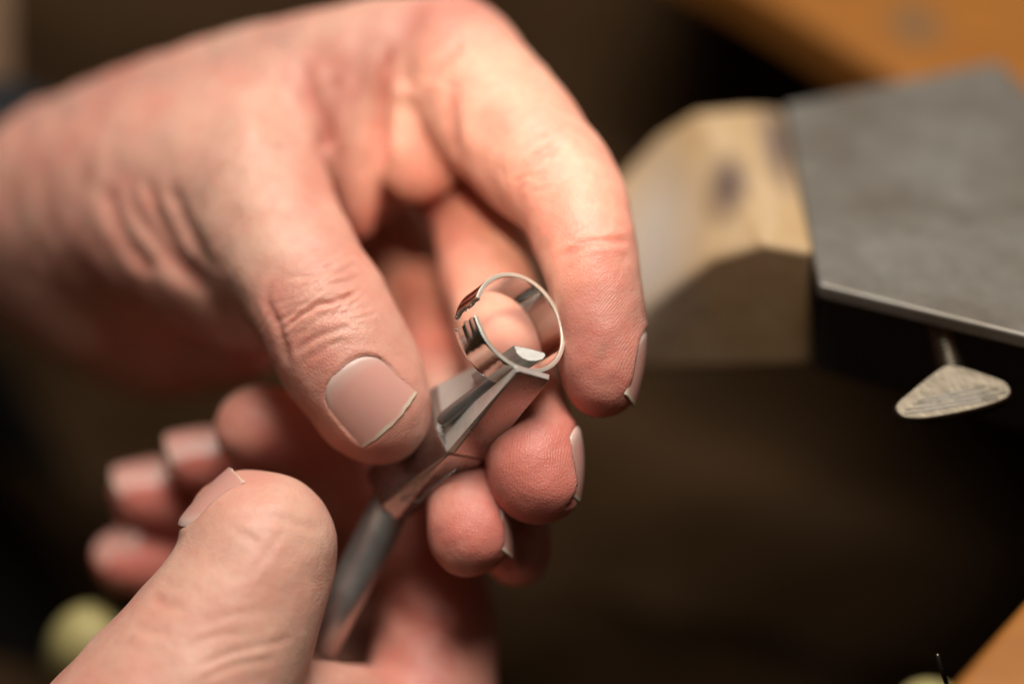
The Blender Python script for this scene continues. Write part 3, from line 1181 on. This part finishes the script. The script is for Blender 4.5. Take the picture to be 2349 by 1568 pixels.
toneA = [(866, 1000, 6, 14, 0.25), (730, 700, 6, 11, 0.22), (1240, 1130, 0, 13, 0.55), (1385, 880, 0, 14, 0.50), (1085, 1230, 4, 12, 0.5), (1190, 1290, 17, 10, 0.5),
         (1330, 560, 2, 11, 0.22), (1000, 700, 60, 22, 0.5), (840, 420, 60, 14, 0.35), (960, 400, 44, 14, 0.2), (1000, 100, 36, 18, 0.05), (400, 700, 55, 25, 0.25),
         (300, 330, 60, 16, 0.15), (1200, 430, 10, 12, 0.15), (1390, 460, 18, 8, 0.25), (480, 430, 20, 22, -0.2), (600, 560, 12, 16, -0.12)]
padA = [(1395, 760, 0, 150, 1771, 993), (1375, 880, 0, 90, 1771, 993), (1235, 1070, 0, 120, 1900, 1110), (1075, 1230, 0, 80, 1700, 1260), (920, 1010, 0, 40, 700, 700)]
nailA = [
    dict(at=(853, 922, 8), normal=(-0.10, 0.18, -0.97), axis=(0.66, -0.75, 0.10), W=13.6, L=13.0, R=16, Rc=10.5, Rl=45, round=1.5, skew=0.3, free=0.6, over=1.5),
    dict(at=(1385, 850, 8), normal=(0.99, 0.06, 0.0), axis=(0.02, -1.0, -0.02), W=10.6, L=13.5, R=12, Rc=7.0, Rl=30, round=2.4, free=0.7, lat=0.5),
    dict(at=(1234, 1068, 9), normal=(0.985, 0.05, -0.10), axis=(0.2, -0.97, -0.02), W=12.0, L=13.5, R=12, Rc=8.0, Rl=30, round=2.4, free=0.7, lat=0.45),
    dict(at=(1082, 1210, 12), normal=(0.985, 0.12, -0.08), axis=(0.35, -0.93, 0.0), W=11.0, L=12.5, R=12, Rc=7.0, Rl=30, round=2.4, free=0.7, lat=0.3),
    dict(at=(1186, 1255, 25), normal=(0.99, 0.12, -0.05), axis=(0.35, -0.93, 0.0), W=9.5, L=11.0, R=10, Rc=6.0, Rl=30, round=2.4, free=0.7, lat=0.4),
]
upper = build_hand("hand", "upper hand pinching the ring clamp, thumb nail in front", A, creA, bumpA, toneA, padA, nailA)

# fine grey hairs along the back of the hand, against the dark
def build_hair(hand):
    me = hand.data
    bvh = BVHTree.FromPolygons([hand.matrix_world @ v.co for v in me.vertices], [p.vertices[:] for p in me.polygons])
    rnd = random.Random(8)
    bm = bmesh.new()
    for _ in range(900):
        x = rnd.uniform(60, 700)
        y = 245 - (x - 60) * 0.32 + rnd.gauss(20, 28)
        o = PW(x, y, -40); d = (PW(x, y, 200) - o).normalized()
        loc, nor, _i, _d = bvh.ray_cast(o, d)
        if loc is None:
            continue
        L = rnd.uniform(0.003, 0.0075)
        side = (RIGHT * rnd.uniform(0.5, 1.0) + UP * rnd.uniform(0.1, 0.5) + FWD * rnd.uniform(-.3, .3)).normalized()
        p1 = loc + (nor * 0.55 + side * 0.6) * L * 0.55
        p2 = loc + (nor * 0.45 + side * 1.0) * L
        prev = None
        for q, r in ((loc - nor * 0.0003, 0.00009), (p1, 0.00008), (p2, 0.00003)):
            ring = [bm.verts.new(q + (RIGHT * math.cos(k * 2.094) + UP * math.sin(k * 2.094)) * r) for k in range(3)]
            if prev:
                for k in range(3):
                    bm.faces.new((prev[k], prev[(k + 1) % 3], ring[(k + 1) % 3], ring[k]))
            prev = ring
    o = bm_obj("hair", bm, M_HAIR, hand)
    o["kind"] = "stuff"
    o.matrix_parent_inverse = hand.matrix_world.inverted()


build_hair(upper)

# lower hand: thumb along the rod, fingertips wrapping round behind it
Bf = Field((-85, -88, -22), (14, 4, 100), VOX)
Bf.add([(300, 1800, 0, 290), (400, 1640, 0, 250), (485, 1500, 1, 214), (555, 1372, 2, 184), (600, 1262, 3, 158), (618, 1236, 4, 140)], 4)
Bf.add([(600, 1290, 4, 140), (555, 1225, 7, 116), (545, 1195, 8, 100)], 5)
Bf.add([(420, 1800, 30, 260), (700, 1720, 26, 150), (960, 1760, 28, 190)], 10)
Bf.add([(640, 1640, 12, 120), (745, 1600, 14, 78), (830, 1620, 22, 90)], 6)
Bf.add([(960, 1780, 30, 180), (985, 1580, 34, 150), (1000, 1400, 42, 128), (940, 1215, 48, 108), (790, 1040, 42, 92), (640, 985, 35, 90), (578, 982, 33, 86)], 3)
Bf.add([(900, 1300, 75, 85), (700, 1120, 62, 76), (520, 1065, 52, 74), (450, 1052, 49, 72)], 1.2)
Bf.add([(850, 1400, 88, 85), (600, 1200, 72, 80), (420, 1145, 62, 80), (330, 1132, 59, 79)], 1.2)
Bf.add([(800, 1500, 92, 80), (560, 1340, 76, 72), (380, 1295, 66, 74), (284, 1280, 63, 72)], 1.2)
Bf.add([(800, 1500, 80, 150), (900, 1350, 80, 120)], 5)
creB = [
    ([(500, 1215), (560, 1190), (620, 1185), (700, 1205), (755, 1225)], 0.9, 0.28),
    ([(520, 1205), (560, 1225), (600, 1250)], 0.8, 0.2),
    ([(660, 1200), (620, 1260), (560, 1330)], 0.8, 0.15),
    ([(430, 1540), (520, 1500), (600, 1480), (690, 1460)], 0.7, 0.22),
    ([(440, 1570), (540, 1525), (640, 1510)], 0.7, 0.22),
    ([(400, 1500), (480, 1460), (560, 1450)], 0.7, 0.15),
    ([(420, 1440), (520, 1410), (640, 1400)], 0.9, 0.12),
    ([(345, 1360), (380, 1385), (430, 1395)], 1.0, 0.35),
    ([(300, 1430), (345, 1450), (400, 1450)], 1.0, 0.3),
    ([(880, 1360), (930, 1400), (990, 1420), (1060, 1400)], 1.6, 1.3),
    ([(900, 1400), (950, 1450), (1000, 1490)], 1.5, 0.6),
]
bumpB = [(600, 1150, 60, 40, 0, 0.3)]
toneB = [(590, 980, 30, 16, 0.35), (430, 1050, 45, 13, 0.8), (320, 1140, 54, 14, 0.75), (290, 1290, 58, 14, 0.75), (600, 1120, -2, 9, 0.12), (960, 1250, 35, 24, 0.35),
         (1000, 1500, 20, 25, 0.15), (580, 1420, -8, 30, -0.15), (690, 1300, -4, 14, -0.1)]
nailB = [
    dict(at=(530, 1170, 4), normal=(-0.86, 0.46, -0.12), axis=(0.45, 0.85, 0.10), W=12.0, L=13.0, R=14, Rc=9, Rl=45, round=1.0, free=0.3),
    dict(at=(345, 1130, 59), normal=(-0.25, 0.85, -0.40), axis=(-1.0, -0.1, 0.0), W=10.5, L=11.5, R=10, Rc=7, Rl=35, round=1.2, free=0.4),
    dict(at=(305, 1278, 63), normal=(-0.40, 0.75, -0.45), axis=(-0.95, -0.2, 0.0), W=9.5, L=10.5, R=10, Rc=6.5, Rl=35, round=1.2, free=0.4),
    dict(at=(465, 1050, 49), normal=(-0.25, 0.85, -0.35), axis=(-1.0, -0.1, 0.0), W=10.5, L=11.5, R=10, Rc=7, Rl=35, round=1.2, free=0.4),
]
build_hand("hand", "lower hand gripping the rod, blurred reddish fingertips showing behind its thumb", Bf, creB, bumpB, toneB, [], nailB, 0.10, 0.55)

slv = tube("sleeve", [P(-420, 560, 150), P(-200, 470, 132), P(-60, 415, 120), P(20, 385, 113), P(52, 372, 110)], [24, 22.5, 21, 20, 18.8], M_NAVY, None, 48)
slv["label"] = "navy cloth sleeve end at the wrist of the upper hand"
slv["category"] = "sleeve"
